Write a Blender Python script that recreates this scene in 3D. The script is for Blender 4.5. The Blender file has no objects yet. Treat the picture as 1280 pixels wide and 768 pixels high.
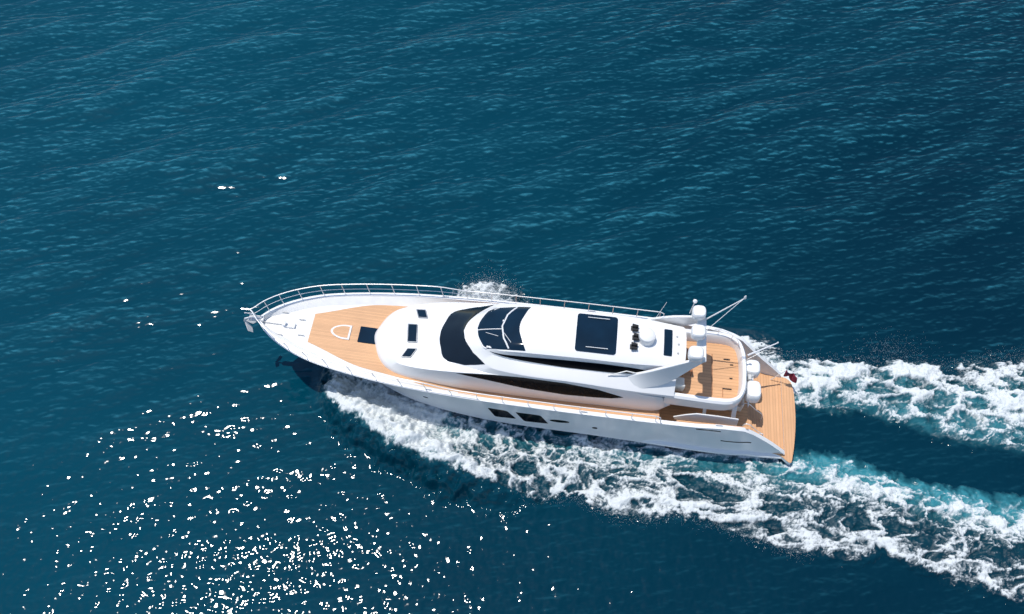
import bpy, bmesh, math, random
import numpy as np
from mathutils import Vector, Matrix
from mathutils.bvhtree import BVHTree
from mathutils.geometry import delaunay_2d_cdt

random.seed(7)
RNG = np.random.default_rng(11)
scene = bpy.context.scene
R = math.radians

# ------------------------------------------------------------------ camera, light
cam_data = bpy.data.cameras.new('camera')
cam = bpy.data.objects.new('camera', cam_data)
scene.collection.objects.link(cam)
cam.location = (0, 0, 40.05)
cam.rotation_euler = (R(32), 0, 0)
cam_data.sensor_width = 36
cam_data.lens = 36 * 1100 / 1280
cam_data.clip_start = 0.5
cam_data.clip_end = 30000
scene.camera = cam

SUN_ZEN, SUN_AZ = 16.5, -60.0          # azimuth from +Y towards +X
sx = math.sin(R(SUN_ZEN)) * math.sin(R(SUN_AZ))
sy = math.sin(R(SUN_ZEN)) * math.cos(R(SUN_AZ))
sz = math.cos(R(SUN_ZEN))
world = bpy.data.worlds.new('World')
scene.world = world
world.use_nodes = True
wn = world.node_tree
sky = wn.nodes.new('ShaderNodeTexSky')
sky.sky_type = 'NISHITA'
sky.sun_disc = False
sky.sun_elevation = R(90 - SUN_ZEN)
sky.sun_rotation = R(SUN_AZ)
sky.air_density = 1.0
sky.dust_density = 0.4
sky.ozone_density = 1.2
wn.links.new(sky.outputs[0], wn.nodes['Background'].inputs[0])
wn.nodes['Background'].inputs[1].default_value = 0.15
sd = bpy.data.lights.new('sun', 'SUN')
sd.energy = 3.8
sd.angle = R(0.53)
sd.color = (1.0, 0.95, 0.88)
sun = bpy.data.objects.new('sun', sd)
scene.collection.objects.link(sun)
sun.rotation_euler = Vector((-sx, -sy, -sz)).to_track_quat('-Z', 'Y').to_euler()
vs = scene.view_settings
vs.view_transform = 'Standard'
vs.look = 'None'
vs.exposure = 0.0
vs.gamma = 1.0
vs.use_curve_mapping = False
scene.cycles.use_denoising = True
scene.cycles.denoiser = 'OPENIMAGEDENOISE'
scene.cycles.denoising_input_passes = 'RGB_ALBEDO_NORMAL'
scene.cycles.denoising_prefilter = 'ACCURATE'
scene.cycles.sample_clamp_indirect = 6.0
scene.cycles.max_bounces = 6
scene.cycles.caustics_reflective = False
scene.cycles.caustics_refractive = False
scene.cycles.blur_glossy = 1.0
scene.cycles.use_light_tree = False

# ------------------------------------------------------------------ materials
def new_mat(name):
    m = bpy.data.materials.new(name)
    m.use_nodes = True
    nt = m.node_tree
    return m, nt, nt.nodes['Principled BSDF']


def N(nt, t, **kw):
    n = nt.nodes.new(t)
    for k, v in kw.items():
        setattr(n, k, v)
    return n


def simple_mat(name, col, rough=0.4, metal=0.0, var=0.06, scale=3.0, coat=0.0, bump=0.0, spec=0.5):
    m, nt, b = new_mat(name)
    tc = N(nt, 'ShaderNodeTexCoord')
    no = N(nt, 'ShaderNodeTexNoise')
    no.inputs['Scale'].default_value = scale
    no.inputs['Detail'].default_value = 5
    nt.links.new(tc.outputs['Object'], no.inputs['Vector'])
    ramp = N(nt, 'ShaderNodeMapRange')
    ramp.inputs['From Min'].default_value = 0.25
    ramp.inputs['From Max'].default_value = 0.75
    ramp.inputs['To Min'].default_value = 1 - var
    ramp.inputs['To Max'].default_value = 1 + var
    nt.links.new(no.outputs['Fac'], ramp.inputs['Value'])
    mul = N(nt, 'ShaderNodeVectorMath', operation='SCALE')
    mul.inputs[0].default_value = col
    nt.links.new(ramp.outputs['Result'], mul.inputs['Scale'])
    nt.links.new(mul.outputs['Vector'], b.inputs['Base Color'])
    b.inputs['Roughness'].default_value = rough
    b.inputs['Metallic'].default_value = metal
    b.inputs['Coat Weight'].default_value = coat
    b.inputs['Specular IOR Level'].default_value = spec
    if bump:
        n2 = N(nt, 'ShaderNodeTexNoise')
        n2.inputs['Scale'].default_value = scale * 12
        nt.links.new(tc.outputs['Object'], n2.inputs['Vector'])
        bp = N(nt, 'ShaderNodeBump')
        bp.inputs['Strength'].default_value = bump
        bp.inputs['Distance'].default_value = 0.01
        nt.links.new(n2.outputs['Fac'], bp.inputs['Height'])
        nt.links.new(bp.outputs['Normal'], b.inputs['Normal'])
    return m


def teak_mat(name, col, plank=0.075, along=True):
    """Planked teak: narrow boards along the object's X axis with thin dark caulking."""
    m, nt, b = new_mat(name)
    tc = N(nt, 'ShaderNodeTexCoord')
    sep = N(nt, 'ShaderNodeSeparateXYZ')
    nt.links.new(tc.outputs['Object'], sep.inputs[0])
    A, B = ('Y', 'X') if along else ('X', 'Y')
    d = N(nt, 'ShaderNodeMath', operation='DIVIDE')
    nt.links.new(sep.outputs[A], d.inputs[0])
    d.inputs[1].default_value = plank
    fr = N(nt, 'ShaderNodeMath', operation='FRACT')
    nt.links.new(d.outputs[0], fr.inputs[0])
    fl = N(nt, 'ShaderNodeMath', operation='FLOOR')
    nt.links.new(d.outputs[0], fl.inputs[0])
    wnz = N(nt, 'ShaderNodeTexWhiteNoise', noise_dimensions='1D')
    nt.links.new(fl.outputs[0], wnz.inputs['W'])
    # grain
    mp = N(nt, 'ShaderNodeMapping')
    mp.inputs['Scale'].default_value = (1.5, 22, 1) if along else (22, 1.5, 1)
    nt.links.new(tc.outputs['Object'], mp.inputs[0])
    gr = N(nt, 'ShaderNodeTexNoise')
    gr.inputs['Scale'].default_value = 2.0
    gr.inputs['Detail'].default_value = 4
    nt.links.new(mp.outputs[0], gr.inputs['Vector'])
    big = N(nt, 'ShaderNodeTexNoise')
    big.inputs['Scale'].default_value = 0.9
    nt.links.new(tc.outputs['Object'], big.inputs['Vector'])
    s1 = N(nt, 'ShaderNodeMath', operation='MULTIPLY_ADD')
    nt.links.new(wnz.outputs['Value'], s1.inputs[0])
    s1.inputs[1].default_value = 0.16
    s1.inputs[2].default_value = 0.70
    s2 = N(nt, 'ShaderNodeMath', operation='MULTIPLY_ADD')
    nt.links.new(gr.outputs['Fac'], s2.inputs[0])
    s2.inputs[1].default_value = 0.22
    nt.links.new(s1.outputs[0], s2.inputs[2])
    s3 = N(nt, 'ShaderNodeMath', operation='MULTIPLY_ADD')
    nt.links.new(big.outputs['Fac'], s3.inputs[0])
    s3.inputs[1].default_value = 0.22
    nt.links.new(s2.outputs[0], s3.inputs[2])
    # caulk line
    lt = N(nt, 'ShaderNodeMath', operation='LESS_THAN')
    nt.links.new(fr.outputs[0], lt.inputs[0])
    lt.inputs[1].default_value = 0.09
    mul = N(nt, 'ShaderNodeVectorMath', operation='SCALE')
    mul.inputs[0].default_value = col
    nt.links.new(s3.outputs[0], mul.inputs['Scale'])
    mix = N(nt, 'ShaderNodeMix', data_type='RGBA')
    nt.links.new(lt.outputs[0], mix.inputs['Factor'])
    nt.links.new(mul.outputs['Vector'], mix.inputs['A'])
    mix.inputs['B'].default_value = (col[0] * .60, col[1] * .56, col[2] * .52, 1)
    nt.links.new(mix.outputs['Result'], b.inputs['Base Color'])
    b.inputs['Roughness'].default_value = 0.6
    return m


GEL = simple_mat('white_gelcoat', (.78, .785, .785), .28, var=.02, scale=1.2, coat=.25)
GEL2 = simple_mat('white_deck_paint', (.74, .74, .725), .5, var=.05, scale=2.5, bump=.15)
GREY = simple_mat('grey_moulding', (.55, .55, .54), .45, var=.04)
FRAME = simple_mat('grey_window_frame', (.30, .32, .34), .3, metal=.4, var=.05)
GLASS = simple_mat('dark_tinted_glass', (.004, .009, .016), .06, var=.3, scale=.8, spec=.4)
GLASSR = simple_mat('blue_tinted_glass', (.003, .016, .034), .07, var=.25, scale=1.1, spec=.35)
BLACK = simple_mat('black_glass', (.004, .005, .007), .12, var=.3, spec=.04)
RUBBER = simple_mat('black_rubber', (.015, .015, .016), .6)
BOOT = simple_mat('dark_antifouling', (.012, .014, .022), .45, var=.2)
CHROME = simple_mat('stainless_steel', (.82, .82, .82), .28, metal=.25, var=.03)
TEAK = teak_mat('teak_planking', (.64, .365, .19))
TEAK2 = teak_mat('teak_planking_wide', (.61, .34, .17), plank=.16)
TEAKX = teak_mat('teak_planking_crosswise', (.62, .35, .18), plank=.14, along=False)
WOOD = simple_mat('varnished_wood', (.30, .12, .05), .35, var=.25, scale=6)
CUSH = simple_mat('cream_cushion', (.72, .69, .62), .8, var=.05, bump=.3)
FLAGM = simple_mat('maroon_flag_cloth', (.20, .015, .05), .8, var=.3, scale=4)
FLAGN = simple_mat('navy_flag_cloth', (.015, .02, .08), .8)

# ------------------------------------------------------------------ helpers
def link(o, parent=None):
    scene.collection.objects.link(o)
    if parent is not None:
        o.parent = parent
    return o


def mesh_obj(name, verts, faces, mat, parent=None, angle=35, smooth=True):
    me = bpy.data.meshes.new(name)
    me.from_pydata([tuple(v) for v in verts], [], faces)
    me.validate()
    bm = bmesh.new()
    bm.from_mesh(me)
    bmesh.ops.remove_doubles(bm, verts=bm.verts, dist=1e-5)
    bmesh.ops.recalc_face_normals(bm, faces=bm.faces)
    bm.to_mesh(me)
    bm.free()
    if smooth:
        me.shade_smooth()
        me.set_sharp_from_angle(angle=R(angle))
    mats = mat if isinstance(mat, (list, tuple)) else [mat]
    for m in mats:
        me.materials.append(m)
    return link(bpy.data.objects.new(name, me), parent)


class MB:
    """collects shapes, then builds one mesh object"""
    def __init__(self):
        self.v, self.f = [], []

    def add(self, verts, faces):
        o = len(self.v)
        self.v += [tuple(p) for p in verts]
        self.f += [tuple(i + o for i in f) for f in faces]

    def grid(self, rows, close=False, loop=False):
        n = len(rows[0])
        vs = [p for r in rows for p in r]
        fs = []
        nr = len(rows)
        for i in range(nr if loop else nr - 1):
            for j in range(n if close else n - 1):
                a, b = i * n + j, i * n + (j + 1) % n
                c, d = ((i + 1) % nr) * n + (j + 1) % n, ((i + 1) % nr) * n + j
                fs.append((a, b, c, d))
        self.add(vs, fs)

    def tube(self, pts, r, seg=8, cap=True):
        pts = [Vector(p) for p in pts]
        rows = []
        rr = r if isinstance(r, (list, tuple)) else [r] * len(pts)
        up = None
        for i, p in enumerate(pts):
            a = pts[max(i - 1, 0)]
            b = pts[min(i + 1, len(pts) - 1)]
            t = (b - a).normalized()
            if up is None:
                up = Vector((0, 0, 1)) if abs(t.z) < .9 else Vector((1, 0, 0))
            x = t.cross(up).normalized()
            u = x.cross(t).normalized()
            up = u
            rows.append([p + (x * math.cos(k * 2 * math.pi / seg) + u * math.sin(k * 2 * math.pi / seg)) * rr[i] for k in range(seg)])
        o = len(self.v)
        self.grid(rows, close=True)
        if cap:
            self.f.append(tuple(o + k for k in range(seg))[::-1])
            e = o + (len(pts) - 1) * seg
            self.f.append(tuple(e + k for k in range(seg)))

    def box(self, c, size, rz=0.0, ry=0.0, rx=0.0):
        M = Matrix.Translation(c) @ Matrix.Rotation(rz, 4, 'Z') @ Matrix.Rotation(ry, 4, 'Y') @ Matrix.Rotation(rx, 4, 'X')
        h = [s / 2 for s in size]
        v = [M @ Vector((x * h[0], y * h[1], z * h[2])) for x in (-1, 1) for y in (-1, 1) for z in (-1, 1)]
        self.add(v, [(0, 1, 3, 2), (4, 6, 7, 5), (0, 4, 5, 1), (2, 3, 7, 6), (0, 2, 6, 4), (1, 5, 7, 3)])

    def lathe(self, c, prof, seg=28, sq=2.0, sxy=(1, 1)):
        """prof: (radius, z) list; sq>2 makes the plan a rounded square"""
        rows = []
        for r, z in prof:
            row = []
            for k in range(seg):
                a = 2 * math.pi * k / seg
                ca, sa = math.cos(a), math.sin(a)
                q = (abs(ca) ** sq + abs(sa) ** sq) ** (-1 / sq)
                row.append((c[0] + ca * q * r * sxy[0], c[1] + sa * q * r * sxy[1], c[2] + z))
            rows.append(row)
        o = len(self.v)
        self.grid(rows, close=True)
        self.f.append(tuple(o + k for k in range(seg))[::-1])
        e = o + (len(rows) - 1) * seg
        self.f.append(tuple(e + k for k in range(seg)))

    def prism(self, poly, z0, z1):
        """vertical prism from a plan polygon; z0/z1 numbers or functions of (x,y)"""
        f0 = z0 if callable(z0) else (lambda x, y: z0)
        f1 = z1 if callable(z1) else (lambda x, y: z1)
        n = len(poly)
        v = [(x, y, f0(x, y)) for x, y in poly] + [(x, y, f1(x, y)) for x, y in poly]
        self.add(v, [tuple(range(n))[::-1], tuple(range(n, 2 * n))] + [(i, (i + 1) % n, n + (i + 1) % n, n + i) for i in range(n)])

    def build(self, name, mat, parent=None, angle=35, bevel=0.0, seg=2, smooth=True):
        o = mesh_obj(name, self.v, self.f, mat, parent, angle, smooth)
        if bevel:
            b = o.modifiers.new('bevel', 'BEVEL')
            b.width = bevel
            b.segments = seg
            b.limit_method = 'ANGLE'
            b.angle_limit = R(30)
            b.harden_normals = False
        return o


def interp(x, tab):
    xs = [t[0] for t in tab]
    if xs[0] > xs[-1]:
        tab = tab[::-1]
        xs = xs[::-1]
    return float(np.interp(x, xs, [t[1] for t in tab]))


def smooth_tab(tab):
    """monotone cubic (PCHIP) through a table -> function"""
    t = sorted(tab)
    x = np.array([a for a, b in t], float)
    y = np.array([b for a, b in t], float)
    h = np.diff(x)
    d = np.diff(y) / h
    m = np.zeros(len(x))
    for i in range(1, len(x) - 1):
        if d[i - 1] * d[i] > 0:
            w1, w2 = 2 * h[i] + h[i - 1], h[i] + 2 * h[i - 1]
            m[i] = (w1 + w2) / (w1 / d[i - 1] + w2 / d[i])
    m[0], m[-1] = d[0], d[-1]

    def f(q):
        q = np.clip(np.asarray(q, float), x[0], x[-1])
        i = np.clip(np.searchsorted(x, q) - 1, 0, len(h) - 1)
        u = (q - x[i]) / h[i]
        r = (y[i] * (1 + 2 * u) * (1 - u) ** 2 + m[i] * h[i] * u * (1 - u) ** 2
             + y[i + 1] * u * u * (3 - 2 * u) + m[i + 1] * h[i] * u * u * (u - 1))
        return r if r.ndim else float(r)
    return f


def catmull(pts, n=6, closed=False):
    pts = [Vector(p) for p in pts]
    out = []
    L = len(pts)
    for i in range(L if closed else L - 1):
        if closed:
            p0, p1, p2, p3 = pts[(i - 1) % L], pts[i], pts[(i + 1) % L], pts[(i + 2) % L]
        else:
            p1, p2 = pts[i], pts[i + 1]
            p0 = pts[i - 1] if i else p1 * 2 - p2
            p3 = pts[i + 2] if i + 2 < L else p2 * 2 - p1
        for k in range(n):
            t = k / n
            out.append(.5 * ((2 * p1) + (p2 - p0) * t + (2 * p0 - 5 * p1 + 4 * p2 - p3) * t * t + (3 * p1 - p0 - 3 * p2 + p3) * t ** 3))
    if not closed:
        out.append(pts[-1])
    return out


def horseshoe(row, n=6):
    """port half, centre front to aft -> full row starboard aft .. port aft"""
    mir = [(s, -y, z) for s, y, z in row[1:]][::-1]
    full = catmull(mir + list(row), n)
    h = len(full) // 2
    port = full[h:]
    return [Vector((p.x, -p.y, p.z)) for p in port[:0:-1]] + port


def round_poly(poly, r, seg=5):
    out = []
    n = len(poly)
    rr = r if isinstance(r, (list, tuple)) else [r] * n
    for i in range(n):
        p = Vector(poly[i]).to_2d()
        a = Vector(poly[i - 1]).to_2d() - p
        b = Vector(poly[(i + 1) % n]).to_2d() - p
        d = min(rr[i], a.length * .48, b.length * .48)
        if d < 1e-4:
            out.append((p.x, p.y))
            continue
        A, B = p + a.normalized() * d, p + b.normalized() * d
        for k in range(seg + 1):
            t = k / seg
            q = A * (1 - t) ** 2 + p * 2 * t * (1 - t) + B * t * t
            out.append((q.x, q.y))
    return out


def bvh_of(o):
    bm = bmesh.new()
    bm.from_mesh(o.data)
    t = BVHTree.FromBMesh(bm)
    bm.free()
    return t


def panel(name, poly, bvh, axis, mat, parent, off=.012, thick=.03, step=.09, mirror=False, base=None):
    """a thin panel that follows the surface under it. axis 'Z': poly in (s,y) seen from above,
    'Y': poly in (s,z) seen from the port side."""
    P = [Vector(p) for p in poly]
    # subdivide the outline
    B = []
    for i, p in enumerate(P):
        q = P[(i + 1) % len(P)]
        k = max(1, int((q - p).length / step))
        B += [p.lerp(q, t / k) for t in range(k)]
    xs, ys = [p.x for p in B], [p.y for p in B]
    pts = list(B)
    g = np.arange(min(xs), max(xs), step)
    h = np.arange(min(ys), max(ys), step)

    def inside(x, y):
        c = False
        j = len(B) - 1
        for i in range(len(B)):
            if (B[i].y > y) != (B[j].y > y) and x < (B[j].x - B[i].x) * (y - B[i].y) / (B[j].y - B[i].y) + B[i].x:
                c = not c
            j = i
        return c
    bx = np.array([[p.x, p.y] for p in B])
    for x in g:
        for y in h:
            if inside(x, y) and np.hypot(bx[:, 0] - x, bx[:, 1] - y).min() > step * .55:
                pts.append(Vector((x, y)))
    nb = len(B)
    edges = [(i, (i + 1) % nb) for i in range(nb)]
    v2, _, f2, *_ = delaunay_2d_cdt(pts, edges, [], 1, 1e-4)
    top, bot = [], []
    for p in v2:
        if axis == 'Z':
            h_, n_, *_r = bvh.ray_cast(Vector((p.x, p.y, 12)), Vector((0, 0, -1)))
            if h_ is None:
                h_, n_ = Vector((p.x, p.y, base or 3)), Vector((0, 0, 1))
            if n_.z < 0:
                n_ = -n_
        else:
            h_, n_, *_r = bvh.ray_cast(Vector((p.x, 6, p.y)), Vector((0, -1, 0)))
            if h_ is None:
                h_, n_ = Vector((p.x, base or 2, p.y)), Vector((0, 1, 0))
            if n_.y < 0:
                n_ = -n_
        top.append(h_ + n_ * off)
        bot.append(h_ - n_ * (thick - off))
    n = len(top)
    cnt = {}
    for f in f2:
        for a, b in zip(f, list(f[1:]) + [f[0]]):
            cnt[(a, b)] = cnt.get((a, b), 0) + 1
    faces = [tuple(f) for f in f2] + [tuple(i + n for i in f)[::-1] for f in f2]
    for (a, b) in cnt:
        if (b, a) not in cnt:
            faces.append((b, a, a + n, b + n))
    V = top + bot
    obs = [mesh_obj(name, V, faces, mat, parent, angle=50)]
    if mirror:
        obs.append(mesh_obj(name, [(p[0], -p[1], p[2]) for p in V], faces, mat, parent, angle=50))
    return obs if mirror else obs[0]


def on(bvh, s, y):
    h_, n_, *_r = bvh.ray_cast(Vector((s, y, 12)), Vector((0, 0, -1)))
    return h_ if h_ is not None else Vector((s, y, 3))


# ------------------------------------------------------------------ sea
PSI = R(6.8136)
BX, BY = .67, 20.53
CP, SP = math.cos(PSI), math.sin(PSI)


def to_boat(X, Y):
    dx, dy = X - BX, Y - BY
    return -dx * CP + dy * SP, -dx * SP - dy * CP


def to_world(s, y):
    return BX - s * CP - y * SP, BY + s * SP - y * CP


def sstep(a, b, x):
    t = np.clip((x - a) / (b - a), 0, 1)
    return t * t * (3 - 2 * t)


def perlin(x, y, seed=0):
    r = np.random.default_rng(seed)
    ang = r.random((256, 256)) * 2 * np.pi
    gx, gy = np.cos(ang), np.sin(ang)
    xi, yi = np.floor(x).astype(np.int64), np.floor(y).astype(np.int64)
    xf, yf = x - xi, y - yi
    u = xf * xf * xf * (xf * (xf * 6 - 15) + 10)
    v = yf * yf * yf * (yf * (yf * 6 - 15) + 10)

    def g(a, b):
        return gx[(xi + a) & 255, (yi + b) & 255] * (xf - a) + gy[(xi + a) & 255, (yi + b) & 255] * (yf - b)
    return ((g(0, 0) * (1 - u) + g(1, 0) * u) * (1 - v) + (g(0, 1) * (1 - u) + g(1, 1) * u) * v) * 1.5


def fbm(x, y, o=4, seed=0, gain=.5):
    a, t, n = 1.0, 0, 0
    for i in range(o):
        t = t + a * perlin(x * 2 ** i + 13.7 * i, y * 2 ** i + 7.1 * i, seed + i)
        n += a
        a *= gain
    return t / n


def worley(x, y, seed=0):
    r = np.random.default_rng(seed)
    px, py, pi = r.random((128, 128)), r.random((128, 128)), r.random((128, 128))
    idn = np.zeros(x.shape)
    xi, yi = np.floor(x).astype(np.int64), np.floor(y).astype(np.int64)
    f1 = np.full(x.shape, 9.0)
    f2 = np.full(x.shape, 9.0)
    for a in (-1, 0, 1):
        for b in (-1, 0, 1):
            cx, cy = xi + a, yi + b
            d = np.hypot(cx + px[cx & 127, cy & 127] - x, cy + py[cx & 127, cy & 127] - y)
            f2 = np.minimum(f2, np.maximum(f1, d))
            idn = np.where(d < f1, pi[cx & 127, cy & 127], idn)
            f1 = np.minimum(f1, d)
    return f1, f2, idn


# open-sea waves: one periodic patch of directional ripples made with an inverse FFT
DX = .05
NX, NY = 2080, 1040
X0, Y0 = -NX * DX / 2, 2.0


LEAN = 1.5


def sea_patch():
    kx = np.fft.fftfreq(NX, DX) * 2 * np.pi
    ky = np.fft.fftfreq(NY, DX) * 2 * np.pi
    KX, KY = np.meshgrid(kx, ky)
    K = np.hypot(KX, KY)
    K[0, 0] = 1
    th = np.arctan2(KY, KX)
    lam = 2 * np.pi / K

    def band(theta0, spread, l0, l1, p):
        d = np.cos(th - theta0)
        D = np.where(d > 0, d, 0) ** spread
        w = np.exp(-(np.clip(np.log(l0 / lam), 0, None) / .30) ** 2) * np.exp(-(np.clip(np.log(lam / l1), 0, None) / .35) ** 2)
        return D * w * K ** -p
    r = np.random.default_rng(5)

    def spec(A):
        ph = np.exp(2j * np.pi * r.random((NY, NX))) * np.sqrt(-np.log(r.random((NY, NX)) + 1e-9))
        Hk = A * ph
        Hk[0, 0] = 0
        sl = math.sqrt((np.fft.ifft2(1j * KX * Hk).real ** 2 + np.fft.ifft2(1j * KY * Hk).real ** 2).mean())
        return Hk / sl
    fine = spec(band(R(103), 14, .22, .58, 2.0) + .5 * band(R(80), 7, .22, .65, 2.0))
    mid = spec(band(R(117), 9, 1.1, 3.6, 2.0) + .5 * band(R(95), 6, .8, 2.6, 2.0))
    swell = spec(band(R(112), 10, 4.0, 9.0, 2.0))
    iso = spec(band(R(35), .8, .21, .80, 2.0) + band(R(140), .8, .21, .80, 2.0))
    gx, gy = np.meshgrid(X0 + np.arange(NX) * DX, Y0 + np.arange(NY) * DX)
    # livelier wind ripples farther out, rounder and calmer water on the near side; gusts in between
    far = sstep(13, 35, gy - .12 * gx)
    gust = np.clip(1 + .55 * fbm(gx * .06, gy * .09, 3, 81), .35, 1.7)
    wf, wm, ws, wi = (.034 + .073 * far) * gust, (.030 + .046 * far) * gust, .022 + .02 * far, .094 - .072 * sstep(14, 25, gy - .12 * gx)
    H = DXp = DYp = 0
    for Hk, w in ((fine, wf), (mid, wm), (swell, ws), (iso, wi)):
        H = H + np.fft.ifft2(Hk).real * w
        DXp = DXp - np.fft.ifft2(1j * KX / K * Hk).real * w
        DYp = DYp - np.fft.ifft2(1j * KY / K * Hk).real * w
    unit = lambda q: q / q.std()
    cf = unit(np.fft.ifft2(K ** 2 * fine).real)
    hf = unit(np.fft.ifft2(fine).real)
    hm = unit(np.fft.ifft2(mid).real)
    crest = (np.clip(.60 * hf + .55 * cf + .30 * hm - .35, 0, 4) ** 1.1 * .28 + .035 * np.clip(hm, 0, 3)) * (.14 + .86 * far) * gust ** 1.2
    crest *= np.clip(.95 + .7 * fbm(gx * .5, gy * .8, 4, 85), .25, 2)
    # wind leans the ripples over towards the far side: long backs, short steep fronts
    return H, .5 * DXp - .34 * LEAN * H * far, .5 * DYp + .94 * LEAN * H * far, crest


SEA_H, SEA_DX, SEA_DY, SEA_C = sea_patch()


def sea_sample(X, Y, F):
    u = (X - X0) / DX
    v = (Y - Y0) / DX
    i, j = np.floor(u).astype(np.int64), np.floor(v).astype(np.int64)
    a, b = u - i, v - j
    g = lambda p, q: F[(j + q) % NY, (i + p) % NX]
    return (g(0, 0) * (1 - a) + g(1, 0) * a) * (1 - b) + (g(0, 1) * (1 - a) + g(1, 1) * a) * b


# hull waterline half-beam, needed by the water that piles up along it
CW = smooth_tab([(13.2, 0), (12.4, .10), (11, .32), (9, .80), (7, 1.50), (5, 2.06), (3, 2.40), (1, 2.58), (-1, 2.65), (-4, 2.72), (-7, 2.86), (-9.5, 2.95), (-12.6, 2.86)])

N_OUT = smooth_tab([(12.2, .3), (11.1, .9), (10.2, 1.75), (8.75, 3.1), (7, 4.0), (4.85, 4.85), (3.1, 5.6), (1.5, 5.85), (0, 6.1), (-1.6, 6.1), (-3.1, 5.95), (-4.6, 6.5), (-6.1, 6.55),
                    (-8, 6.2), (-9.8, 6.5), (-11.6, 6.95), (-13.4, 7.4), (-15.6, 7.4), (-17.4, 7.1), (-18.8, 7.45), (-20.5, 7.9), (-23.1, 8.5), (-27, 9.6), (-38, 12.5)])
N_IN = smooth_tab([(-12.2, 2.75), (-13.1, 2.35), (-13.8, 1.9), (-15.6, 2.0), (-17.5, 2.5), (-19.3, 2.9), (-21.2, 3.1), (-24.2, 3.1), (-30, 3.3), (-38, 3.6)])
F_UP = smooth_tab([(-9, -2.8), (-11.9, -2.9), (-14, -2.95), (-16.4, -3.1), (-19.3, -3.45), (-21.2, -3.3), (-22.6, -3.8), (-25.5, -4.6), (-38, -7.5)])
F_LO = smooth_tab([(-11, -1.0), (-13.4, -.05), (-15.8, -.25), (-17.7, .0), (-19.6, .5), (-21.5, .8), (-24.5, 1.1), (-38, 2.2)])


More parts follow.
